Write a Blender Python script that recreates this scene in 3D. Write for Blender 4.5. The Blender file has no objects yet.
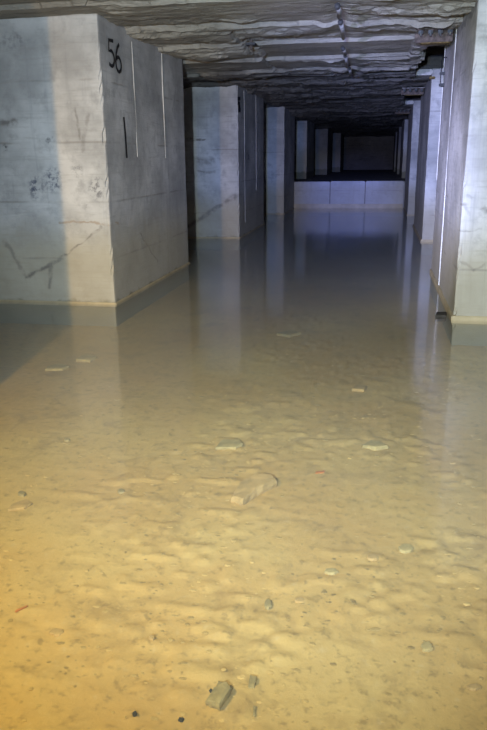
import bpy, bmesh, math, random
import numpy as np
from mathutils import Matrix, Vector
C = bpy.context.scene.collection
SC = bpy.context.scene
rng = random.Random(7)

# ------------------------------------------------------------------ camera frame
F, EYE = 697.0, 1.5
nad = np.array([24.5, -2364.0, -F]); up = -nad/np.linalg.norm(nad)
v = np.array([134.5, 207.0, -F]); v -= up*v.dot(up); fwd = v/np.linalg.norm(v)
right = np.cross(fwd, up)
M = np.array([right, fwd, up])
def ray(x, y): return M @ np.array([x-243.5, 365.0-y, -F])
def atZ(x, y, z):
    d = ray(x, y); return np.array([0, 0, EYE]) + d*(z-EYE)/d[2]
def atX(x, y, X):
    d = ray(x, y); return np.array([0, 0, EYE]) + d*X/d[0]
def atY(x, y, Y):
    d = ray(x, y); return np.array([0, 0, EYE]) + d*Y/d[1]

FLOOR = -0.25
CEIL = 2.83

# ------------------------------------------------------------------ noise
def _hash(ix, iy, iz, s):
    n = (ix.astype(np.int64)*374761393 + iy.astype(np.int64)*668265263 + iz.astype(np.int64)*2147483647*3 + s*974634777) & 0xffffffff
    n = ((n ^ (n >> 13))*1274126177) & 0xffffffff
    n = (n ^ (n >> 16)) & 0xffff
    return n/65535.0
def vnoise(x, y, z=None, s=0):
    x = np.asarray(x, float); y = np.asarray(y, float)
    z = np.zeros_like(x) if z is None else np.asarray(z, float)
    fx, fy, fz = np.floor(x), np.floor(y), np.floor(z)
    u, w, t = x-fx, y-fy, z-fz
    u, w, t = u*u*(3-2*u), w*w*(3-2*w), t*t*(3-2*t)
    r = 0
    for a in (0, 1):
        for b in (0, 1):
            for c in (0, 1):
                r = r + _hash(fx+a, fy+b, fz+c, s)*(u if a else 1-u)*(w if b else 1-w)*(t if c else 1-t)
    return r
def fbm(x, y, z=None, s=0, o=4, g=0.5):
    r, a, tot = 0, 1.0, 0
    z = np.zeros_like(x) if z is None else z
    for i in range(o):
        r = r + a*vnoise(x*2**i, y*2**i, z*2**i, s+i*17); tot += a; a *= g
    return r/tot
def sstep(a, b, x):
    t = np.clip((x-a)/(b-a), 0, 1); return t*t*(3-2*t)

# ------------------------------------------------------------------ objects
def meta(o, label=None, cat=None, group=None, kind=None):
    if label: o['label'] = label
    if cat: o['category'] = cat
    if group: o['group'] = group
    if kind: o['kind'] = kind
    return o
def empty(name, loc, label, cat, group=None, rz=0):
    o = bpy.data.objects.new(name, None); C.objects.link(o)
    o.location = loc; o.rotation_euler = (0, 0, rz); o.empty_display_size = 0.2
    return meta(o, label, cat, group)
def mesh_obj(name, verts, faces, mat, parent=None, smooth=False):
    me = bpy.data.meshes.new(name); me.from_pydata([tuple(map(float, p)) for p in verts], [], faces)
    if mat: me.materials.append(mat)
    if smooth:
        me.polygons.foreach_set('use_smooth', [True]*len(me.polygons))
    me.update()
    o = bpy.data.objects.new(name, me); C.objects.link(o)
    if parent: o.parent = parent
    return o
def bm_obj(name, bm, mat, parent=None, smooth=False):
    bmesh.ops.recalc_face_normals(bm, faces=bm.faces)
    me = bpy.data.meshes.new(name); bm.to_mesh(me); bm.free()
    if mat: me.materials.append(mat)
    if smooth: me.polygons.foreach_set('use_smooth', [True]*len(me.polygons))
    o = bpy.data.objects.new(name, me); C.objects.link(o)
    if parent: o.parent = parent
    return o
def add_box(bm, lo, hi, bev=0.0):
    lo, hi = Vector(lo), Vector(hi)
    r = bmesh.ops.create_cube(bm, size=1, matrix=Matrix.Translation((lo+hi)/2) @ Matrix.Diagonal((*(hi-lo), 1)))
    if bev:
        es = list({e for q in r['verts'] for e in q.link_edges})
        bmesh.ops.bevel(bm, geom=es, offset=bev, segments=2, affect='EDGES')
def add_tube(bm, pts, rad, n=8):
    pts = [Vector(p) for p in pts]; rings = []
    for i, p in enumerate(pts):
        d = (pts[min(i+1, len(pts)-1)]-pts[max(i-1, 0)]).normalized()
        a = d.orthogonal().normalized() if abs(d.x) > .9 else d.cross(Vector((1, 0, 0))).normalized()
        b = d.cross(a)
        r = rad[i] if isinstance(rad, (list, tuple)) else rad
        rings.append([bm.verts.new(p + r*(math.cos(t)*a+math.sin(t)*b)) for t in [2*math.pi*k/n for k in range(n)]])
    for r0, r1 in zip(rings, rings[1:]):
        for k in range(n): bm.faces.new((r0[k], r0[(k+1) % n], r1[(k+1) % n], r1[k]))
    bm.faces.new(rings[0][::-1]); bm.faces.new(rings[-1])
def grid_obj(name, xs, ys, Z, mat, flip=False, smooth=True, parent=None):
    nx, ny = len(xs), len(ys)
    X, Y = np.meshgrid(xs, ys)
    V = np.stack([X, Y, Z], -1).reshape(-1, 3)
    idx = np.arange(nx*ny).reshape(ny, nx)
    q = np.stack([idx[:-1, :-1], idx[:-1, 1:], idx[1:, 1:], idx[1:, :-1]], -1).reshape(-1, 4)
    if flip: q = q[:, ::-1]
    return mesh_obj(name, V, q.tolist(), mat, parent, smooth)
def spaced(*segs):
    out = [segs[0][0]]
    for a, b, st in segs:
        n = max(1, int(round((b-a)/st)))
        out += [a+(b-a)*(i+1)/n for i in range(n)]
    return np.array(out)

# ------------------------------------------------------------------ materials
class NT:
    def __init__(s, name):
        s.m = bpy.data.materials.new(name); s.m.use_nodes = True
        s.t = s.m.node_tree; s.t.nodes.clear(); s.out = s.n('ShaderNodeOutputMaterial')
    def n(s, ty, **k):
        x = s.t.nodes.new(ty)
        for a, b in k.items(): setattr(x, a, b)
        return x
    def l(s, a, b): s.t.links.new(a, b)
    def put(s, sock, val):
        if hasattr(val, 'is_linked') or isinstance(val, bpy.types.NodeSocket): s.l(val, sock)
        else: sock.default_value = val
    def math(s, op, a, b=0.0, c=0.0, clamp=False):
        x = s.n('ShaderNodeMath', operation=op, use_clamp=clamp)
        s.put(x.inputs[0], a); s.put(x.inputs[1], b); s.put(x.inputs[2], c); return x.outputs[0]
    def ramp(s, a, lo, hi, t0=0.0, t1=1.0):
        x = s.n('ShaderNodeMapRange', interpolation_type='SMOOTHSTEP')
        for i, q in enumerate((a, lo, hi, t0, t1)): s.put(x.inputs[i], q)
        return x.outputs[0]
    def mix(s, f, a, b, mode='MIX'):
        x = s.n('ShaderNodeMix', data_type='RGBA', blend_type=mode)
        s.put(x.inputs[0], f); s.put(x.inputs[6], a if not isinstance(a, tuple) else (*a, 1)[:4]); s.put(x.inputs[7], b if not isinstance(b, tuple) else (*b, 1)[:4])
        return x.outputs[2]
    def coord(s): return s.n('ShaderNodeTexCoord').outputs['Object']
    def noise(s, vec, scale, detail=4, rough=.55, stretch=None, dist=0):
        if stretch:
            mp = s.n('ShaderNodeMapping'); s.l(vec, mp.inputs[0]); mp.inputs['Scale'].default_value = stretch; vec = mp.outputs[0]
        x = s.n('ShaderNodeTexNoise'); s.l(vec, x.inputs['Vector'])
        x.inputs['Scale'].default_value = scale; x.inputs['Detail'].default_value = detail; x.inputs['Roughness'].default_value = rough
        x.inputs['Distortion'].default_value = dist
        return x.outputs['Fac']
    def bsdf(s, col, rough=.85, bump=None, strength=.4, dist=.01, metal=0.0, spec=.3):
        b = s.n('ShaderNodeBsdfPrincipled'); s.put(b.inputs['Base Color'], col if not isinstance(col, tuple) else (*col, 1)[:4])
        s.put(b.inputs['Roughness'], rough); b.inputs['Metallic'].default_value = metal; b.inputs['Specular IOR Level'].default_value = spec
        if bump is not None:
            bp = s.n('ShaderNodeBump'); bp.inputs['Strength'].default_value = strength; bp.inputs['Distance'].default_value = dist
            s.l(bump, bp.inputs['Height']); s.l(bp.outputs[0], b.inputs['Normal'])
        s.l(b.outputs[0], s.out.inputs[0]); return s.m

def concrete(name, marks=(), blots=(), base=(.49, .485, .47), axis=0):
    """marks: (u0,z0,u1,z1,halfwidth,strength,axis) in the pillar's own metres; axis 0: u = x (front face), 1: u = y (side face)."""
    k = NT(name); P = k.coord()
    sx = k.n('ShaderNodeSeparateXYZ'); k.l(P, sx.inputs[0]); x, y, z = sx.outputs
    n1 = k.noise(P, 1.3, 5, .6); n2 = k.noise(P, 5, 6, .65); n3 = k.noise(P, 1.0, 6, .7, (2.2, 2.2, 26)); n4 = k.noise(P, 55, 3, .7)
    ns = k.noise(P, 1.0, 5, .65, (9, 9, .55))
    col = k.mix(k.ramp(n1, .3, .72), tuple(c*.68 for c in base), tuple(c*1.2 for c in base))
    col = k.mix(k.math('MULTIPLY', k.ramp(n2, .48, .70), .58), col, (.27, .265, .26))
    col = k.mix(k.math('MULTIPLY', k.ramp(n3, .48, .70), .42), col, (.30, .29, .27))
    col = k.mix(k.math('MULTIPLY', k.ramp(ns, .54, .72), .42), col, (.24, .24, .25))
    # high-water silt tint with an uneven upper edge
    zz = k.math('ADD', z, k.math('MULTIPLY', k.math('SUBTRACT', n2, .5), .25))
    col = k.mix(k.math('MULTIPLY', k.ramp(zz, 1.35, .75), .72), col, (.36, .315, .21))
    col = k.mix(k.math('MULTIPLY', k.ramp(zz, .34, .27), .8), col, (.16, .145, .08))
    # pour lines every 0.6 m
    ph = k.math('FRACT', k.math('DIVIDE', k.math('ADD', z, k.math('ADD', .10, k.math('MULTIPLY', n1, .03))), .6))
    line = k.math('MULTIPLY', k.ramp(k.math('ABSOLUTE', k.math('SUBTRACT', ph, .5)), .030, .002), k.ramp(k.noise(P, 2.3, 4, .6), .42, .62))
    col = k.mix(k.math('MULTIPLY', line, .45), col, (.20, .18, .155))
    pit = k.ramp(n4, .70, .78)
    col = k.mix(k.math('MULTIPLY', pit, .4), col, (.12, .12, .12))
    wob1 = k.math('MULTIPLY', k.math('SUBTRACT', k.noise(P, 3.1, 4, .6), .5), .14); wob2 = k.math('MULTIPLY', k.math('SUBTRACT', k.noise(P, 3.7, 4, .6, (1, 1, 1.2)), .5), .14)
    for (u0, z0, u1, z1, hw, st, ax, tint) in marks:
        u = k.math('ADD', y if ax else x, wob1)
        dx, dz = u1-u0, z1-z0; L2 = dx*dx+dz*dz
        pu, pz = k.math('SUBTRACT', u, u0), k.math('SUBTRACT', k.math('ADD', z, wob2), z0)
        t = k.math('DIVIDE', k.math('ADD', k.math('MULTIPLY', pu, dx), k.math('MULTIPLY', pz, dz)), L2, clamp=True)
        a = k.math('SUBTRACT', pu, k.math('MULTIPLY', t, dx)); b = k.math('SUBTRACT', pz, k.math('MULTIPLY', t, dz))
        d = k.math('SQRT', k.math('ADD', k.math('MULTIPLY', a, a), k.math('MULTIPLY', b, b)))
        d = k.math('ADD', d, k.math('MULTIPLY', k.math('SUBTRACT', n2, .5), hw*2.2))
        col = k.mix(k.math('MULTIPLY', k.math('MULTIPLY', k.ramp(d, hw*1.7, hw*.2), k.ramp(k.noise(P, 9, 4, .6), .3, .6)), st), col, tint)
    for (u0, z0, ru, rz, st, ax, tint) in blots:
        u = y if ax else x
        a = k.math('DIVIDE', k.math('SUBTRACT', u, u0), ru); b = k.math('DIVIDE', k.math('SUBTRACT', z, z0), rz)
        d = k.math('SQRT', k.math('ADD', k.math('MULTIPLY', a, a), k.math('MULTIPLY', b, b)))
        nn = k.noise(P, 14, 5, .7)
        f = k.math('MULTIPLY', k.ramp(d, 1.15, .3), k.ramp(nn, .45, .6))
        col = k.mix(k.math('MULTIPLY', f, st), col, tint)
    h = k.math('ADD', k.math('ADD', k.math('MULTIPLY', n3, .6), k.math('MULTIPLY', n2, .5)), k.math('SUBTRACT', k.math('MULTIPLY', n4, .12), k.math('MULTIPLY', line, .5)))
    return k.bsdf(col, .88, h, .5, .012)

def rock(name, a, b, dark, strength=.8, change=None):
    k = NT(name); P = k.coord()
    n1 = k.noise(P, .8, 6, .6); n2 = k.noise(P, 1.0, 8, .68, (1.6, 9, 9), .3); n3 = k.noise(P, 18, 4, .7)
    col = k.mix(k.ramp(n1, .35, .68), a, b)
    col = k.mix(k.math('MULTIPLY', k.ramp(n2, .5, .68), .6), col, dark)
    col = k.mix(k.math('MULTIPLY', k.ramp(n3, .55, .75), .35), col, dark)
    if change:          # sawn limestone gives way to rock darkened in colour to dim the far ceiling
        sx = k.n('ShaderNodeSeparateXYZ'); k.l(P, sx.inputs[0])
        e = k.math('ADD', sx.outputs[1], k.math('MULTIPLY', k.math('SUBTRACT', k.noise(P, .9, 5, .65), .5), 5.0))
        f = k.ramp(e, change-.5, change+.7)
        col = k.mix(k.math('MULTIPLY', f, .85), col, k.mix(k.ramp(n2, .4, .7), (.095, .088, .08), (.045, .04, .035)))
    h = k.math('ADD', n2, k.math('MULTIPLY', n3, .4))
    return k.bsdf(col, .8, h, strength, .06, spec=.35)

def silt():
    k = NT('silt'); P = k.coord()
    n1 = k.noise(P, .9, 6, .6); n2 = k.noise(P, 3.6, 8, .72, None, .3); n3 = k.noise(P, 20, 5, .72); n4 = k.noise(P, 60, 3, .6)
    col = k.mix(k.ramp(n1, .32, .7), (.55, .355, .115), (.64, .465, .17))
    col = k.mix(k.math('MULTIPLY', k.ramp(n2, .47, .70), .62), col, (.34, .215, .075))
    col = k.mix(k.math('MULTIPLY', k.ramp(n3, .52, .68), .55), col, (.22, .145, .055))
    col = k.mix(k.math('MULTIPLY', k.ramp(n3, .44, .28), .30), col, (.66, .54, .30))
    col = k.mix(k.math('MULTIPLY', k.ramp(n4, .66, .74), .35), col, (.16, .12, .07))
    return k.bsdf(col, .95, k.math('ADD', n3, k.math('MULTIPLY', n4, .4)), .3, .012, spec=.1)

def plain(name, col, rough=.8, metal=0.0, var=.25, scale=12, bump=.3):
    k = NT(name); P = k.coord(); n = k.noise(P, scale, 5, .65)
    c = k.mix(k.ramp(n, .3, .7), tuple(q*(1-var) for q in col), tuple(min(1, q*(1+var)) for q in col))
    return k.bsdf(c, rough, n, bump, .004, metal)

def water_mat():
    k = NT('water'); P = k.coord()
    n = k.noise(P, 2.2, 2, .5, (1, .6, 1)); n2 = k.noise(P, 9, 2, .5)
    bp = k.n('ShaderNodeBump'); bp.inputs['Strength'].default_value = .06; bp.inputs['Distance'].default_value = .02
    k.l(k.math('ADD', n, k.math('MULTIPLY', n2, .25)), bp.inputs['Height'])
    fr = k.n('ShaderNodeFresnel'); k.l(k.math('ADD', 1.333, k.math('MULTIPLY', k.n('ShaderNodeNewGeometry').outputs['Backfacing'], 1/1.333-1.333)), fr.inputs['IOR']); k.l(bp.outputs[0], fr.inputs['Normal'])
    tr = k.n('ShaderNodeBsdfTransparent'); tr.inputs[0].default_value = (1, 1, 1, 1)
    gl = k.n('ShaderNodeBsdfGlossy'); gl.inputs['Roughness'].default_value = .10; gl.inputs['Color'].default_value = (1, 1, 1, 1)
    k.l(bp.outputs[0], gl.inputs['Normal'])
    mx = k.n('ShaderNodeMixShader'); k.l(fr.outputs[0], mx.inputs[0]); k.l(tr.outputs[0], mx.inputs[1]); k.l(gl.outputs[0], mx.inputs[2])
    k.l(mx.outputs[0], k.out.inputs['Surface'])
    vs = k.n('ShaderNodeVolumeScatter'); vs.inputs['Color'].default_value = (.77, .90, .89, 1); vs.inputs['Density'].default_value = WATER_D
    va = k.n('ShaderNodeVolumeAbsorption'); va.inputs['Color'].default_value = (.77, .90, .89, 1); va.inputs['Density'].default_value = WATER_D
    ad = k.n('ShaderNodeAddShader'); k.l(vs.outputs[0], ad.inputs[0]); k.l(va.outputs[0], ad.inputs[1])
    k.l(ad.outputs[0], k.out.inputs['Volume'])
    return k.m
WATER_D = .32

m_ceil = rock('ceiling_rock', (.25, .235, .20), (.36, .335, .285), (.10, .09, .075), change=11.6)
m_wall = rock('quarry_rock', (.13, .11, .08), (.20, .17, .13), (.06, .05, .04))
m_silt = silt()
m_conc = concrete('pillar_concrete')
m_lip = plain('lime_crust', (.44, .36, .22), .9, 0, .15, 3)
m_seam = plain('mortar_seam', (.56, .545, .51), .9, var=.15)
m_paint = plain('black_paint', (.016, .016, .018), .7, var=.4, scale=40)
m_rust = plain('rusted_steel', (.11, .085, .07), .75, .2, .5, 25)
m_rustorange = plain('rust_crust', (.17, .12, .045), .9, 0, .5, 30)
m_bolt = plain('galvanised_steel', (.30, .34, .36), .35, .85, .3, 30)
m_pipe = plain('grey_pipe', (.34, .34, .35), .55, .1, .3, 14)
m_pipedark = plain('dark_clamp', (.05, .05, .052), .6, .2, .3, 30)
m_flange = plain('weathered_steel', (.19, .18, .165), .8, .1, .4, 20)
m_wire = plain('black_wire', (.015, .015, .017), .5)
m_crumb = plain('silt_crumb', (.46, .32, .11), .95, 0, .45, 2)
m_stone = plain('ochre_stone', (.50, .34, .13), .9, 0, .25, 9, .5)
m_stonegrey = plain('grey_stone', (.33, .26, .11), .9, 0, .3, 14, .5)
m_stonepale = plain('pale_stone', (.46, .36, .15), .9, 0, .25, 10, .5)
m_orange = plain('orange_chip', (.55, .20, .05), .8)
m_dark = plain('dark_pebble', (.05, .045, .035), .8)
m_wood = plain('sodden_wood', (.045, .038, .03), .7)

# ------------------------------------------------------------------ pillars
def pillar_body(x0, x1, y0, y1, z0, z1, step, seed, inner):
    """Hand-poured block: gently uneven faces, chipped arrises. Local coords, centre of base at origin."""
    W, D, Hh = x1-x0, y1-y0, z1-z0
    xs = np.linspace(-W/2, W/2, max(2, int(W/step))+1); ys = np.linspace(-D/2, D/2, max(2, int(D/step))+1); zs = np.linspace(0, Hh, max(2, int(Hh/step))+1)
    e = min(.03, step/2)
    def dens(a): return np.concatenate([[a[0], a[0]+e], a[1:-1], [a[-1]-e, a[-1]]])
    xs, ys = dens(xs), dens(ys)
    V, Fc, key = [], [], {}
    def vid(p):
        q = tuple(round(c, 4) for c in p)
        if q not in key: key[q] = len(V); V.append(q)
        return key[q]
    def face(fn, us, vs):
        for i in range(len(us)-1):
            for j in range(len(vs)-1):
                Fc.append([vid(fn(us[i], vs[j])), vid(fn(us[i+1], vs[j])), vid(fn(us[i+1], vs[j+1])), vid(fn(us[i], vs[j+1]))])
    face(lambda u, w: (u, -D/2, w), xs, zs); face(lambda u, w: (-u, D/2, w), xs, zs)
    face(lambda u, w: (W/2, u, w), ys, zs); face(lambda u, w: (-W/2, -u, w), ys, zs)
    face(lambda u, w: (u, w, Hh), xs, ys); face(lambda u, w: (u, -w, 0), xs, ys)
    A = np.array(V)
    s = seed*31
    cx, cy = A[:, 0]+seed*7.3, A[:, 1]+seed*3.1
    n = np.zeros_like(A)
    n[:, 0] = np.sign(A[:, 0])*(np.abs(np.abs(A[:, 0])-W/2) < 1e-3)
    n[:, 1] = np.sign(A[:, 1])*(np.abs(np.abs(A[:, 1])-D/2) < 1e-3)
    bulge = (fbm(cx*1.1, cy*1.1, A[:, 2]*1.1, s)-.5)*.022 + (fbm(cx*5, cy*5, A[:, 2]*5, s+5)-.5)*.008
    edge = (np.abs(n[:, 0])*np.abs(n[:, 1])) > 0
    chip = np.where(edge, .004+.034*sstep(.52, .80, fbm(A[:, 2]*7+seed, cx*0, None, s+9, 4, .65)), 0)
    A = A + n*(bulge-chip)[:, None]
    return A, Fc
def stroke(bm, pts, w, to3, depth=.002):
    """a painted stroke: flat ribbon following 2-D points, just proud of the face"""
    P = [Vector(p) for p in pts]; L = []
    for i, p in enumerate(P):
        d = (P[min(i+1, len(P)-1)]-P[max(i-1, 0)]).normalized(); nrm = Vector((-d.y, d.x))
        L.append((bm.verts.new(to3(*(p+nrm*w/2))), bm.verts.new(to3(*(p-nrm*w/2)))))
    for a, b in zip(L, L[1:]): bm.faces.new((a[0], a[1], b[1], b[0]))

def make_pillar(side, X, Y0, Y1, label, seed, mat=None, fine=False, base=FLOOR, top=2.93, width=3.2, lip=True):
    x0, x1 = (X-width, X) if side == 'L' else (X, X+width)
    base -= .05
    t = empty('concrete_pillar', ((x0+x1)/2, (Y0+Y1)/2, base), label, 'pillar', 'concrete pillars of the flooded quarry'); t['kind'] = 'thing'
    V, Fc = pillar_body(x0, x1, Y0, Y1, base, top, .06 if fine else .2, seed, side)
    mesh_obj('body', V, Fc, mat or m_conc, t, smooth=False)
    if lip:
        W, D = x1-x0, Y1-Y0
        bm = bmesh.new()
        q = .018
        add_box(bm, (-W/2-q, -D/2-q, -base-.03), (W/2+q, D/2+q, -base+(.045 if fine and side == 'R' else .014)), .008)
        bm_obj('waterline_crust', bm, m_lip, t)
    return t
def seam(t, X, Y, z0, z1, side, w=.03, mat=None, name='mortar_seam'):
    """raised vertical mortar fin on the face towards the gallery; world x of the face, world y"""
    L = t.location; s = 1 if side == 'L' else -1
    bm = bmesh.new(); n = 26; rows = []
    for i in range(n+1):
        z = z0+(z1-z0)*i/n
        j = (float(vnoise(np.array([z*3+Y]), np.array([Y]), None, 3)[0])-.5)*.02
        ww = w*(.6+.8*float(vnoise(np.array([z*6+Y]), np.array([Y*2]), None, 8)[0]))
        xo = X-L.x
        rows.append([bm.verts.new((xo-s*.02, Y-L.y+j-ww/2, z-L.z)), bm.verts.new((xo+s*.007, Y-L.y+j-ww/4, z-L.z)),
                     bm.verts.new((xo+s*.007, Y-L.y+j+ww/4, z-L.z)), bm.verts.new((xo-s*.02, Y-L.y+j+ww/2, z-L.z))])
    for a, b in zip(rows, rows[1:]):
        for i in range(3): bm.faces.new((a[i], a[i+1], b[i+1], b[i]))
    bm.faces.new(rows[0]); bm.faces.new(rows[-1][::-1])
    return bm_obj(name, bm, mat or m_seam, t)

XL = {0: -2.76, 1: -2.755, 2: -2.65, 3: -2.57, 4: -2.55, 5: -2.25, 6: -2.0}
DK = (.13, .115, .10); GR = (.10, .10, .11)
def fr(px, py, X, Y0, Y1, side):      # photo point on the front face -> pillar-local (x, z)
    p = atY(px, py, Y0); cx = X-1.6 if side == 'L' else X+1.6
    return p[0]-cx, p[2]-(FLOOR-.05)
def sd(px, py, X, Y0, Y1):            # photo point on the side face -> pillar-local (y, z)
    p = atX(px, py, X); return p[1]-(Y0+Y1)/2, p[2]-(FLOOR-.05)

Y1a, Y1b = 7.11, 10.26
def F1(a, b, hw, st, tint=DK): return (*fr(*a, XL[1], Y1a, Y1b, 'L'), *fr(*b, XL[1], Y1a, Y1b, 'L'), hw, st, 0, tint)
def S1(a, b, hw, st, tint=DK): return (*sd(*a, XL[1], Y1a, Y1b), *sd(*b, XL[1], Y1a, Y1b), hw, st, 1, tint)
marks1 = [F1((102, 227), (64, 256), .011, .6), F1((64, 256), (28, 277), .02, .75), F1((28, 277), (5, 243), .018, .45), F1((51, 264), (50, 288), .02, .6),
          F1((74, 107), (80, 138), .012, .45), F1((88, 112), (82, 150), .022, .4), F1((0, 122), (14, 121), .03, .75), F1((60, 221), (108, 225), .012, .6, (.28, .2, .12)),
          S1((140, 233), (158, 262), .012, .5), S1((176, 85), (172, 110), .02, .3, GR)]
def B1(a, ru, rz, st, tint=GR):
    u, z = fr(*a, XL[1], Y1a, Y1b, 'L'); return (u, z, ru, rz, st, 0, tint)
blots1 = [B1((36, 188), .10, .16, .9, (.07, .08, .12)), B1((53, 180), .14, .16, .8, (.08, .09, .13)), B1((97, 188), .12, .16, .7), B1((77, 170), .08, .1, .5), B1((87, 207), .02, .03, 1.0, (.03, .03, .03)),
          B1((50, 140), .06, .05, .8), B1((5, 148), .04, .05, .9, (.06, .06, .06)), B1((12, 40), .2, .1, .4)]
m_c1 = concrete('pillar_concrete_stained', marks1, blots1)
Y2a, Y2b = 13.79, 16.92
def F2(a, b, hw, st, tint=DK): return (*fr(*a, XL[2], Y2a, Y2b, 'L'), *fr(*b, XL[2], Y2a, Y2b, 'L'), hw, st, 0, tint)
m_c2 = concrete('pillar_concrete_streaked', [F2((189, 226), (236, 195), .04, .6), F2((186, 139), (205, 139), .02, .8), F2((196, 160), (212, 161), .05, .5), F2((198, 172), (215, 172), .02, .5)],
                [(*sd(248, 156, XL[2], Y2a, Y2b), .25, .14, .9, 1, (.05, .06, .08))])
Y3a, Y3b = 6.80, 9.80
def F3(a, b, hw, st, tint=DK): return (*fr(*a, .775, Y3a, Y3b, 'R'), *fr(*b, .775, Y3a, Y3b, 'R'), hw, st, 0, tint)
m_c3 = concrete('pillar_concrete_pale', [F3((460, 232), (480, 230), .008, .36), F3((463, 262), (476, 271), .010, .30), F3((476, 271), (487, 267), .010, .30), F3((466, 205), (472, 214), .012, .30),
                F3((484, 209), (487, 212), .015, .48), F3((468, 195), (474, 197), .012, .30), F3((477, 0), (476, 8), .012, .48, (.06, .06, .07))], [], base=(.54, .53, .52))
m_c4 = concrete('pillar_concrete_light', [], [], base=(.56, .55, .52))

m_c5 = concrete('pillar_concrete_dimmed', [], [], base=(.20, .19, .18))  # dark copy of the concrete, puts the farthest pillars' shade into their colour
P0 = make_pillar('L', XL[0], 0.45, 3.68, 'concrete pillar on the left nearest the viewpoint, before the pillar numbered 56', 1)
P1 = make_pillar('L', XL[1], Y1a, Y1b, 'large concrete pillar on the left with 56 painted in black near its top', 2, m_c1, True)
P2 = make_pillar('L', XL[2], Y2a, Y2b, 'second concrete pillar visible on the left, with two pale vertical seams and a diagonal stain', 3, m_c2, True)
P3 = make_pillar('L', XL[3], 20.12, 22.70, 'third concrete pillar on the left, dim blue, where the low wall begins', 4)
P4 = make_pillar('L', XL[4], 26.4, 29.5, 'first left pillar standing behind the low pale wall', 5, base=.78, lip=False)
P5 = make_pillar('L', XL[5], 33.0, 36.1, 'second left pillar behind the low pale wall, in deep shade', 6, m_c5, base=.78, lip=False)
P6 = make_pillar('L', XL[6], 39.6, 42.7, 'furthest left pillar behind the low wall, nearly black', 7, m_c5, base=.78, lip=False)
R0 = make_pillar('R', .80, .3, 3.3, 'concrete pillar on the right nearest the viewpoint, outside the picture', 8)
R1 = make_pillar('R', .775, Y3a, Y3b, 'large pale concrete pillar at the right edge, brightest and nearest in its row', 9, m_c3, True)
R2 = make_pillar('R', .86, 13.42, 16.6, 'second pillar of the right row, bluish, with a rusty stub near its top', 10, m_c4, True, top=2.98)
R3 = make_pillar('R', .85, 19.9, 22.70, 'third pillar of the right row, where the low wall ends', 11, m_c4)
R4 = make_pillar('R', .86, 26.4, 29.5, 'first right-hand pillar behind the low pale wall', 12, base=.78, lip=False)
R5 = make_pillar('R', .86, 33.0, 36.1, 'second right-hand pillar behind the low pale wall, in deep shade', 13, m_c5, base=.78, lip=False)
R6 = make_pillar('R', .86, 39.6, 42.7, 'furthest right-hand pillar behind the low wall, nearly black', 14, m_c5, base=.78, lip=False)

# seams (formwork joints filled with mortar)
def seam_px(t, side, X, a, b, w, name='mortar_seam', mat=None):
    p, q = atX(*a, X), atX(*b, X)
    return seam(t, X, (p[1]+q[1])/2, min(p[2], q[2]), max(p[2], q[2]), side, w, mat, name)
seam_px(P1, 'L', XL[1], (132, 42), (137, 157), .035)
seam_px(P1, 'L', XL[1], (161, 53), (166, 158), .03)
seam_px(P2, 'L', XL[2], (243, 90), (246, 222), .06)
seam_px(P2, 'L', XL[2], (255, 95), (257, 190), .05)
seam_px(R1, 'R', .775, (455, 16), (441, 290), .035)
seam_px(R1, 'R', .775, (447, 20), (437, 180), .02)
# painted number 56 and the vertical black line on the side of pillar P1
def face_map(t, X):
    L = t.location
    return lambda yy, zz: (X-L.x+.016, yy-L.y, zz-L.z)
def arc(cx, cy, rx, ry, a0, a1, n=14): return [(cx+rx*math.cos(math.radians(a0+(a1-a0)*i/n)), cy+ry*math.sin(math.radians(a0+(a1-a0)*i/n))) for i in range(n+1)]
X = XL[1]
tl, br = atX(107.5, 39, X), atX(114, 69, X); tr = atX(120, 46, X)
def glyph(bm, name, y0, y1, z0, z1, w, f3):
    sy, sz = y1-y0, z1-z0
    if name == '5': pts = [(.92, 1), (.16, .97), (.10, .58), *arc(.42, .34, .5, .28, 100, -120)[1:], (.04, .12)]
    else: pts = [(.74, 1.0), (.42, .86), (.18, .6), (.08, .34), *arc(.48, .26, .40, .26, 190, 360+140, 22)]
    stroke(bm, [(y0+a*sy, z0+b*sz) for a, b in pts], w, f3)
zt5, zb5 = atX(108, 39.5, X)[2], atX(111, 68, X)[2]
bm = bmesh.new(); f3 = face_map(P1, X)
ya, yb = atX(106.8, 52, X)[1], atX(112.8, 52, X)[1]; yc, yd = atX(113.3, 52, X)[1], atX(119.8, 52, X)[1]
glyph(bm, '5', ya, yb, zb5, zt5, .036, f3)
zt6, zb6 = atX(117, 44, X)[2], atX(118, 72, X)[2]
glyph(bm, '6', yc, yd, zb6, zt6, .036, f3)
o = bm_obj('painted_number', bm, m_paint, P1); o['label'] = 'black hand-painted number 56'
bm = bmesh.new(); a, b = atX(122.4, 117, X), atX(125.5, 158, X)
stroke(bm, [(a[1], a[2]), ((a[1]+b[1])/2+.008, (a[2]+b[2])/2), (b[1], b[2])], .05, f3)
o = bm_obj('painted_stripe', bm, m_paint, P1); o['label'] = 'short vertical black stripe'
# blurred old mark on the second pillar
X = XL[2]; f3 = face_map(P2, X)
bm = bmesh.new()
def q2(x, y): p = atX(x, y, X); return (p[1], p[2])
stroke(bm, [q2(239.6, 98.5), q2(237, 99), q2(237, 103), q2(239, 103.5), q2(239.4, 106.5), q2(237.2, 107.5)], .07, f3)
stroke(bm, [q2(237.5, 111), q2(239.8, 109.5), q2(239.5, 112.5)], .07, f3)
bm_obj('painted_mark', bm, m_paint, P2)

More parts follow.
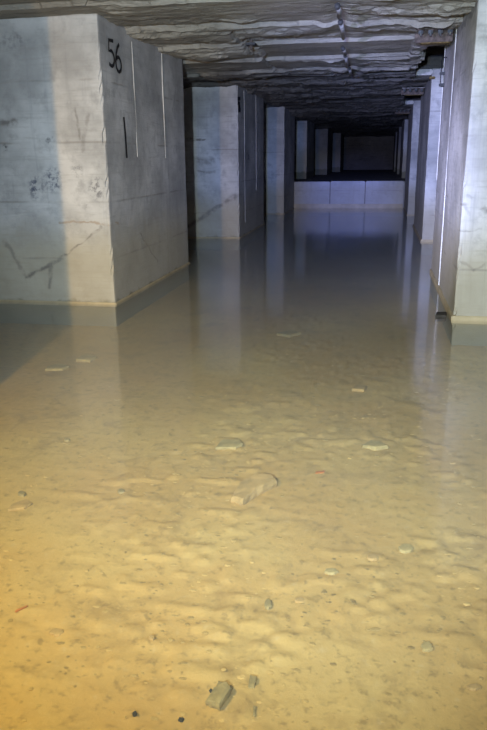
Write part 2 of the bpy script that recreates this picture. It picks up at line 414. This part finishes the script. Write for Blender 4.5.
# mortar packing on the top of R2 and a rusty stub on its front
L = R2.location
bm = bmesh.new(); add_box(bm, (.53-L.x, 13.33-L.y, 2.87-L.z), (.87-L.x, 13.7-L.y, 2.965-L.z), .02)
bm_obj('packing_block', bm, m_seam, R2)
L3 = R3.location
bm = bmesh.new(); add_box(bm, (.63-L3.x, 19.82-L3.y, 2.84-L3.z), (.86-L3.x, 20.3-L3.y, 2.93-L3.z), .02)
bm_obj('packing_block', bm, m_seam, R3)
p = atY(432, 78, 13.42); bm = bmesh.new()
add_box(bm, (p[0]-.05-L.x, 13.36-L.y, p[2]-.022-L.z), (p[0]+.05-L.x, 13.45-L.y, p[2]+.022-L.z), .01)
o = bm_obj('steel_stub', bm, m_rustorange, R2); o['label'] = 'rusty steel stub'

# ------------------------------------------------------------------ ceiling
xs = spaced((-8, -4.4, .25), (-4.4, 1.25, .035), (1.25, 6, .25))
ys = spaced((-5, 4.9, .3), (4.9, 14, .025), (14, 24, .06), (24, 47, .25))
GX, GY = np.meshgrid(xs, ys)
wob = (fbm(GX*.9, GY*.7, None, 40)-.5)*.14 - .022*(GX+2.7)
LN = [-2, -.7, .6, 1.9, 3.2, 4.4, 5.5, 6.62, 7.93, 9.09, 10.45, 11.7, 12.6, 13.6, 14.8, 15.9, 17.4, 18.4, 19.7, 21.2, 22.6, 24, 26, 28, 30, 32, 34, 36, 38, 40, 42, 44, 46, 48]
yy = GY-wob
saw = np.zeros_like(GX); amp = np.zeros_like(GX)
for i, (a, b) in enumerate(zip(LN, LN[1:])):
    t = np.clip((yy-a)/(b-a), 0, 1); m = (yy >= a) & (yy < b)
    saw = np.where(m, t-.5, saw)
hstep = .045 + .02*(vnoise(GX*.7, GY*.3, None, 3)-.5)
Zc = CEIL + .015 + saw*hstep
# flaking: bedding broken into thin terraces, rougher in places and towards the far end
n = fbm(GX*.45+3, GY*1.15, None, 11, 6, .55)
K = 8
tr_ = n*K; fl = np.floor(tr_); frc = tr_-fl
terr = (fl + sstep(.80, 1.0, frc))/K
mask = sstep(.44, .60, fbm(GX*.6+8, GY*.45+2, None, 21, 3)) * .9 + .12
mask = np.clip(mask + sstep(10.6, 12.5, GY)*1.0 + sstep(-.5, .1, GX)*sstep(8.6, 8.2, GY)*.4, 0, 1.55)
mask *= np.where((GY > 8.95) & (GY < 10.5) & (GX > -1.5) & (GX < .35), .15, 1)
mask *= 1-.85*np.exp(-((GX+.45)/.10)**2)*(GY > 6.5)*(GY < 12.5)
fl_ = sstep(-2.5, -2.7, GX)*sstep(5, 5.6, GY)*sstep(7.6, 7.2, GY)
mask *= 1-.85*fl_
Zc += .035*fl_
Zc += mask*((terr-.5)*.20 + (fbm(GX*3.5, GY*6, None, 31, 5, .62)-.5)*.06)
Zc += (fbm(GX*2.2, GY*5, None, 51, 4, .6)-.5)*.022
# crack running along the gallery
cxk = -1.63 + (fbm(GY*2, GX*0, None, 61)-.5)*.12
Zc += .06*np.exp(-((GX-cxk)/.025)**2)*((GY > 8.2) & (GY < 11.8))
# fallen-out pocket beside the second right pillar
ex = .50 + (fbm(GY*3, GX*0, None, 71)-.5)*.25 + .12*sstep(10.8, 9.5, GY)
pocket = sstep(0, .06, GX-ex)*sstep(9.55, 9.65, GY)*sstep(13.45, 13.38, GY)
pocket2 = sstep(0, .06, GX-ex-.05)*sstep(16.4, 16.5, GY)*sstep(20.0, 19.9, GY)
Zc += .50*np.maximum(pocket, pocket2*.7)
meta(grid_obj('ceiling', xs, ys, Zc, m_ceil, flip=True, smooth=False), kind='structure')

# ------------------------------------------------------------------ floor, walls
xs = spaced((-8, -3.6, .2), (-3.6, -1.4, .05), (-1.4, .8, .018), (.8, 2, .06), (2, 6, .25))
ys = spaced((-5, 1.2, .25), (1.2, 4.4, .018), (4.4, 8, .04), (8, 23.2, .15))
GX, GY = np.meshgrid(xs, ys)
lump = sstep(.48, .68, fbm(GX*1.1+5, GY*.9+1, None, 81, 3))
Zf = FLOOR + (fbm(GX*.6, GY*.6, None, 85, 3)-.5)*.03 + (fbm(GX*4, GY*4.4, None, 91, 4, .6)-.5)*.004 + (.15+lump)*(fbm(GX*30, GY*30, None, 95, 3, .75)-.5)*.008
Zf += .007*sstep(.60, .72, vnoise(GX*14, GY*17, None, 99))*(.3+lump)
meta(grid_obj('floor', xs, ys, Zf, m_silt), kind='structure')
def floor_z(x, y):
    j = int(np.argmin(np.abs(xs-x))); i = int(np.argmin(np.abs(ys-y))); return float(Zf[i, j])
def slab(name, lo, hi, mat):
    bm = bmesh.new(); add_box(bm, lo, hi); o = bm_obj(name, bm, mat); return meta(o, kind='structure')
slab('wall_left', (-8.2, -5, -.5), (-7.9, 47.2, 3.4), m_wall)
slab('wall_right', (5.9, -5, -.5), (6.2, 47.2, 3.4), m_wall)
slab('wall_near', (-7.9, -5.3, -.5), (5.9, -4.9, 3.4), m_wall)
slab('wall_far', (-7.9, 46.6, -.5), (5.9, 47, 3.4), m_wall)
k_up = rock('upper_floor', (.20, .19, .17), (.27, .25, .22), (.12, .11, .09), .4)
slab('floor_upper', (-7.9, 22.72, -.5), (5.9, 46.6, .80), k_up)

# low concrete wall across the gallery
t = empty('low_wall', (-.87, 22.75, FLOOR), 'low pale concrete wall of three panels closing the flooded gallery', 'wall')
bx = [atY(a, 195, 22.7)[0] for a in (330, 365)]
edges = [-2.60, bx[0], bx[1], .83]
for i in range(3):
    bm = bmesh.new(); add_box(bm, (edges[i]+.012+.87, -.08+.01*(i == 1), -.1), (edges[i+1]-.012+.87, -.035, .82-FLOOR-.012*(i == 0)), .02)
    bm_obj('panel', bm, m_c4, t)
bm = bmesh.new(); add_box(bm, (-1.7, -.03, -.1), (1.68, -.036, .80-FLOOR))
bm_obj('backing', bm, m_wall, t)
bm = bmesh.new(); add_box(bm, (-1.72, -.11, .1), (1.69, 0, .13-FLOOR), .015)
bm_obj('waterline_crust', bm, m_lip, t)

# ------------------------------------------------------------------ water
bm = bmesh.new(); add_box(bm, (-7.895, -4.895, -.48), (5.895, 22.655, 0))
o = bm_obj('water', bm, water_mat())
meta(o, 'still murky green water flooding the gallery floor', 'water', kind='stuff')

# ------------------------------------------------------------------ roof brackets
def bracket(x0, x1, y, z, label, nut=True):
    t = empty('roof_bracket', ((x0+x1)/2, y, z), label, 'bracket', 'steel brackets bolted to the ceiling by the right row')
    w = (x1-x0)/2
    bm = bmesh.new(); add_box(bm, (-w, -.012, -.095), (w, .0, 0), .002)
    bm_obj('angle_plate', bm, m_rust, t)
    bm = bmesh.new(); add_box(bm, (-w, -.32, -.004), (w, -.012, .012), .002)
    bm_obj('flange', bm, m_flange, t)
    bm = bmesh.new(); add_box(bm, (-w*.75, .002, -.10), (w, .16, -.02), .02)
    bm_obj('rust_crust', bm, m_rustorange, t)
    for k in range(4):
        x = -w+.05+(2*w-.10)*k/3
        bm = bmesh.new(); add_tube(bm, [(x, -.24, .02), (x, -.24, -.065)], .014, 10)
        b = bm_obj('bolt', bm, m_bolt, t, True)
        bm = bmesh.new(); add_tube(bm, [(x, -.24, -.014), (x, -.24, -.042)], .028, 6); bm_obj('nut', bm, m_bolt, b)
        bm = bmesh.new(); add_tube(bm, [(x, -.24, -.004), (x, -.24, -.014)], .04, 14); bm_obj('washer', bm, m_rust, b)
    return t
bracket(.34, .74, 8.52, 2.80, 'rusty steel bracket with four bolts at the top of the nearest right pillar')
bracket(.40, .83, 15.1, 2.79, 'dark steel bracket at the top of the second right pillar')
bracket(.42, .83, 21.4, 2.79, 'furthest steel bracket, at the top of the third right pillar')

# ------------------------------------------------------------------ ceiling pipe
t = empty('ceiling_pipe', (-.45, 9.3, 2.78), 'broken grey pipe running along the rock ceiling', 'pipe')
sections = [((337.5, 6), (339.5, 17)), ((340.5, 22), (343.5, 38)), ((343, 48.5), (345, 54)), ((345.2, 55.5), (347, 67)), ((349, 68.5), (350.8, 75))]
for i, (a, b) in enumerate(sections):
    p, q = atZ(*a, 2.74), atZ(*b, 2.74)
    p, q = Vector(p)-t.location, Vector(q)-t.location
    bm = bmesh.new(); add_tube(bm, [p, p.lerp(q, .5)+Vector((.006, 0, .004)), q], .021, 12)
    s = bm_obj('pipe_section', bm, m_pipe, t, True)
    d = (q-p).normalized()
    bm = bmesh.new(); add_tube(bm, [p-d*.01, p+d*.03], .026, 12); bm_obj('collar', bm, m_pipedark, s, True)

# fixing plate on the ceiling crack
p = atZ(251, 44, 2.80)
t = empty('anchor_plate', (p[0], p[1], 2.83), 'small dark anchor plate on the ceiling crack', 'anchor')
bm = bmesh.new(); add_box(bm, (-.06, -.06, -.045), (.06, .06, -.02), .006); bm_obj('plate', bm, m_pipedark, t)
bm = bmesh.new(); add_tube(bm, [(0, 0, .03), (0, 0, -.09)], .018, 8); bm_obj('bolt', bm, m_rust, t)

# wire bracket on the side of R1
X = .775
def w3(x, y, off): p = atX(x, y, X); return Vector((X-off, min(p[1], 9.72), p[2]))
t = empty('wire_hook', (X, 9.6, 2.55), 'black bent wire hook on the inner side of the nearest right pillar', 'hook')
top, bot = atX(440.5, 60, X), atX(437, 87, X)
zt, zb = top[2]*9.62/top[1]+1.5*(1-9.62/top[1]), bot[2]*9.66/bot[1]+1.5*(1-9.66/bot[1])
o0 = t.location
bm = bmesh.new()
add_tube(bm, [Vector(q)-o0 for q in ((X+.01, 9.42, zt), (X-.05, 9.45, zt+.01), (X-.055, 9.58, zt-.01), (X-.05, 9.62, zt-.1), (X-.05, 9.63, (zt+zb)/2), (X-.05, 9.64, zb+.05), (X-.04, 9.64, zb), (X+.01, 9.63, zb))], .006, 8)
bm_obj('wire', bm, m_wire, t, True)
for z in ((zt+zb)/2, zb+.02):
    bm = bmesh.new(); add_box(bm, (X-.065-o0.x, 9.605-o0.y, z-.018-o0.z), (X+.01-o0.x, 9.655-o0.y, z+.018-o0.z), .006); bm_obj('clip', bm, m_wire, t)

# ------------------------------------------------------------------ stones on the silt
def stone(name, pts, thick, mat, label, cat='stone', seed=0, tilt=(0, 0), group=None, sink=.3):
    """pts: outline in the photo frame, set on the silt bed; becomes a slab with its own thickness"""
    r = random.Random(seed); thick *= (.8 if seed == 1 else .45 if name != 'wood_scrap' else 1)
    W = [atZ(a, b, FLOOR+thick*.8) for a, b in pts]
    c = sum(W)/len(W)
    fz = floor_z(c[0], c[1])
    bm = bmesh.new(); P = []
    n = len(W)
    for i in range(n):                  # soften the outline
        a, b = W[i]-c, W[(i+1) % n]-c
        for k in range(4):
            q = a+(b-a)*k/4; P.append(Vector((q[0]*(1+r.uniform(-.03, .03)), q[1]*(1+r.uniform(-.03, .03)), 0)))
    layers = [(.97, -thick*sink), (1.02, thick*.35), (.99, thick*.8), (.93, thick), (.55, thick*1.04)]
    rings = [[bm.verts.new((p.x*s+r.uniform(-.002, .002), p.y*s+r.uniform(-.002, .002), z+p.x*tilt[0]+p.y*tilt[1]+r.uniform(-.025, .025)*thick)) for p in P] for s, z in layers]
    m_ = len(P)
    for a, b in zip(rings, rings[1:]):
        for k in range(m_): bm.faces.new((a[k], a[(k+1) % m_], b[(k+1) % m_], b[k]))
    bm.faces.new(rings[0][::-1])
    cv = bm.verts.new((0, 0, thick*1.03))
    for k in range(m_): bm.faces.new((rings[-1][k], rings[-1][(k+1) % m_], cv))
    o = bm_obj(name, bm, mat); o.location = (c[0], c[1], fz)
    return meta(o, label, cat, group)
def blob(x, y, w, h, seed):
    r = random.Random(seed); k = 7; a0 = r.uniform(0, 6)
    return [(x+w/2*math.cos(a0-2*math.pi*i/k)*r.uniform(.75, 1.1), y+h/2*math.sin(a0-2*math.pi*i/k)*r.uniform(.75, 1.1)) for i in range(k)]
G = 'stones lying on the flooded floor'
stone('flat_stone', [(231, 495), (243, 499), (257, 489), (277, 480), (272, 475), (256, 473), (240, 482)], .055, m_stone, 'largest flat ochre stone lying in the water near the middle', seed=1, group=G, tilt=(.06, .02))
stone('flat_stone', [(216, 449), (236, 449), (243, 445), (240, 441), (222, 441)], .035, m_stonepale, 'pale flat stone just behind the largest ochre stone', seed=2, group=G)
stone('flat_stone', [(362, 446), (376, 448), (388, 446), (378, 441), (370, 441)], .06, m_stonepale, 'pale peaked stone in the water right of the middle', seed=3, group=G)
stone('flat_stone', [(45, 370), (62, 370), (69, 367), (60, 364), (48, 367)], .05, m_stonepale, 'pale flat stone in the water below the pillar numbered 56', seed=4, group=G)
stone('flat_stone', [(76, 360), (90, 361), (97, 357), (84, 354)], .05, m_stonepale, 'pale stone further out than its twin, below the pillar numbered 56', seed=5, group=G)
stone('flat_stone', [(277, 333), (290, 335), (301, 332), (290, 329)], .06, m_stonepale, 'dim flat stone in the gallery, furthest out in the water', seed=6, group=G)
stone('flat_stone', [(352, 389), (364, 390), (367, 386), (356, 384)], .05, m_stone, 'brownish stone between the peaked stone and the right pillar', seed=7, group=G)
stone('flat_stone', [(206, 703), (219, 711), (232, 694), (226, 686), (214, 692)], .05, m_stonegrey, 'grey broken stone at the bottom of the picture', seed=8, group=G, tilt=(.15, 0))
stone('flat_stone', [(216, 690), (223, 689), (228, 685), (218, 683)], .03, m_stonegrey, 'small grey flake touching the grey broken stone', seed=9, group=G)
stone('flat_stone', [(248, 690), (254, 690), (257, 678), (250, 677)], .03, m_stonegrey, 'small upright grey stone right of the grey broken stone', seed=10, group=G)
stone('flat_stone', [(253, 718), (255, 718), (256, 708), (253, 708)], .015, m_stonegrey, 'grey sliver right of the grey broken stone, near the bottom edge', seed=11, group=G)
stone('flat_stone', blob(427, 646, 14, 10, 3), .03, m_stonepale, 'pale stone alone at the lower right', seed=12, group=G)
stone('flat_stone', blob(474, 687, 18, 6, 4), .02, m_stone, 'brown stone at the right edge near the bottom', seed=13, group=G)
stone('flat_stone', [(8, 510), (24, 508), (32, 503), (26, 499), (12, 504)], .025, m_stone, 'ochre stone at the left edge, level with the largest ochre stone', seed=14, group=G)
stone('flat_stone', blob(22, 493, 8, 5, 5), .03, m_stonegrey, 'small greenish grey stone at the left edge', seed=15, group=G)
stone('pebble', blob(121, 490, 7, 5, 6), .03, m_stonegrey, 'small blue grey pebble left of the largest ochre stone', seed=16, group=G)
stone('flat_stone', blob(57, 632, 16, 8, 7), .02, m_stone, 'rounded brown stone at the lower left', seed=17, group=G)
stone('flat_stone', blob(268, 604, 8, 11, 8), .03, m_stonegrey, 'grey stone midway between the largest ochre stone and the bottom', seed=18, group=G)
stone('flat_stone', blob(300, 600, 12, 6, 9), .02, m_stone, 'brown stone beside the midway grey stone', seed=19, group=G)
stone('flat_stone', blob(406, 547, 18, 8, 10), .03, m_stonepale, 'pale round stone right of centre in the foreground', seed=20, group=G)
stone('flat_stone', blob(373, 556, 12, 6, 11), .03, m_stone, 'brown stone left of the pale round stone', seed=21, group=G)
stone('flat_stone', blob(331, 570, 14, 6, 12), .03, m_stonepale, 'pale stone left of the brown stone in the foreground', seed=22, group=G)
stone('pebble', blob(135, 717, 5, 4, 13), .02, m_dark, 'black pebble near the bottom edge, the left one of two', seed=23, group=G)
stone('pebble', blob(181, 721, 5, 4, 14), .02, m_dark, 'black pebble near the bottom edge, the right one of two', seed=24, group=G)
stone('pebble', blob(211, 692, 3, 3, 15), .012, m_dark, 'tiny dark pebble at the left of the grey broken stone', seed=25, group=G)
stone('pebble', blob(67, 440, 6, 3, 16), .03, m_stonepale, 'pale pebble in the water at the left', seed=26, group=G)
stone('pebble', blob(152, 640, 6, 4, 17), .02, m_stone, 'brown pebble in the lower left foreground', seed=27, group=G)
stone('tile_chip', [(15, 613), (26, 609), (28, 607), (17, 611)], .012, m_orange, 'orange chip on the silt at the left edge', 'debris', seed=28)
stone('tile_chip', [(315, 473), (324, 472), (325, 470), (316, 471)], .012, m_orange, 'reddish chip right of the largest ochre stone', 'debris', seed=29)
o = stone('wood_scrap', [(437, 317), (446, 317), (447, 314), (438, 314)], .05, m_wood, 'dark scrap of wood afloat beside the nearest right pillar', 'debris', seed=30)
p = atZ(442, 315.5, 0); o.location = (p[0]-.01, p[1], -.028)

# crumbs of silt and limestone grit, thick in some patches
r = random.Random(99); V, Fc = [], []
n_ok = 0
cand = [(r.uniform(-2.6, 1.0), 1.45+5.2*r.random()**1.4) for _ in range(9000)]
cd_ = np.array(cand); den = sstep(.46, .66, fbm(cd_[:, 0]*1.1+5, cd_[:, 1]*.9+1, None, 81, 3))
ixs = np.abs(xs[None, :]-cd_[:, :1]).argmin(1); iys = np.abs(ys[None, :]-cd_[:, 1:]).argmin(1)
for (x, y), d, ix, iy in zip(cand, den, ixs, iys):
    if r.random() > .05+.40*d: continue
    R_ = r.choice((.003, .004, .004, .005, .006, .009)); k = 6; a0 = r.uniform(0, 6); z = float(Zf[iy, ix]); b = len(V); hh = R_*r.uniform(.2, .5); st = r.uniform(1, 1.9)
    for lev, sc in ((-.3, 1), (.6, 1), (1, .6)):
        for i in range(k):
            t_ = a0+2*math.pi*i/k; q = r.uniform(.75, 1.2)*sc*R_
            V.append((x+q*math.cos(t_)*st, y+q*math.sin(t_), z+lev*hh+r.uniform(-.1, .1)*hh))
    for lv in (0, 1):
        for i in range(k): Fc.append((b+lv*k+i, b+lv*k+(i+1) % k, b+lv*k+k+(i+1) % k, b+lv*k+k+i))
    Fc.append(tuple(b+2*k+i for i in range(k)))
meta(mesh_obj('gravel', V, Fc, m_crumb), 'fine crumbs of silt and grit strewn over the flooded floor', 'gravel', kind='stuff')

# ------------------------------------------------------------------ light: three hand lamps behind the camera, plus added unseen fill spots
def spot(name, loc, aim, power, col, deg, blend, size):
    l = bpy.data.lights.new(name, 'SPOT'); l.energy = power; l.color = col; l.spot_size = math.radians(deg); l.spot_blend = blend; l.shadow_soft_size = size
    o = bpy.data.objects.new(name, l); C.objects.link(o); o.location = loc
    o.rotation_euler = (Vector(aim)-Vector(loc)).to_track_quat('-Z', 'Y').to_euler()
    return o
spot('flood_fill', (-2.28, .5, 2.45), (-1.9, 3.1, -.2), 530, (1, .83, .40), 120, 1.0, .06)  # added warm flood out of view, lifts the foreground floor
spot('warm_lamp', (-1.87, -2.3, 1.5), (-3.1, 6, 1.1), 1250, (1, .60, .24), 32, 1.0, .05)
spot('white_lamp', (-.30, -1.0, 1.75), (-.2, 8, 1.1), 2850, (.67, .83, 1.0), 72, 1.0, .05)
spot('blue_fill', (-2.05, -1.0, 1.9), (.9, 14, 1.4), 6500, (.48, .50, 1.0), 22, 1.0, .05)  # added spot out of view, brightens the right row's inner faces
spot('side_fill', (-2.40, 2.6, 1.8), (.78, 8.6, .95), 1650, (.70, .71, 1.0), 27, 1.0, .05)  # added unseen spot, kept to the inner side of the nearest right pillar
spot('blue_torch', (-.50, -.9, 1.70), (-.9, 22.5, .6), 3300, (.07, .20, 1.0), 26, 1.0, .04)
spot('low_wall_fill', (-.45, -.9, 1.65), (-.85, 22.7, .2), 13000, (.14, .22, 1.0), 9, 1.0, .04)  # added narrow spot, turns the low wall brighter and bluer

w = bpy.data.worlds.new('world'); SC.world = w; w.use_nodes = True
w.node_tree.nodes['Background'].inputs[0].default_value = (0, 0, 0, 1)

# ------------------------------------------------------------------ camera
cd = bpy.data.cameras.new('camera'); cam = bpy.data.objects.new('camera', cd); C.objects.link(cam)
cd.sensor_fit = 'VERTICAL'; cd.sensor_height = 36; cd.sensor_width = 24; cd.lens = F/730*36; cd.clip_end = 200; cd.clip_start = .05
mw = Matrix.Identity(4)
for i in range(3):
    for j in range(3): mw[i][j] = float(M[i, j])
mw[2][3] = EYE
cam.matrix_world = mw
SC.camera = cam
SC.view_settings.view_transform = 'Standard'
SC.view_settings.look = 'None'
SC.view_settings.exposure = 0.0
SC.view_settings.gamma = 1.0
SC.view_settings.use_curve_mapping = False
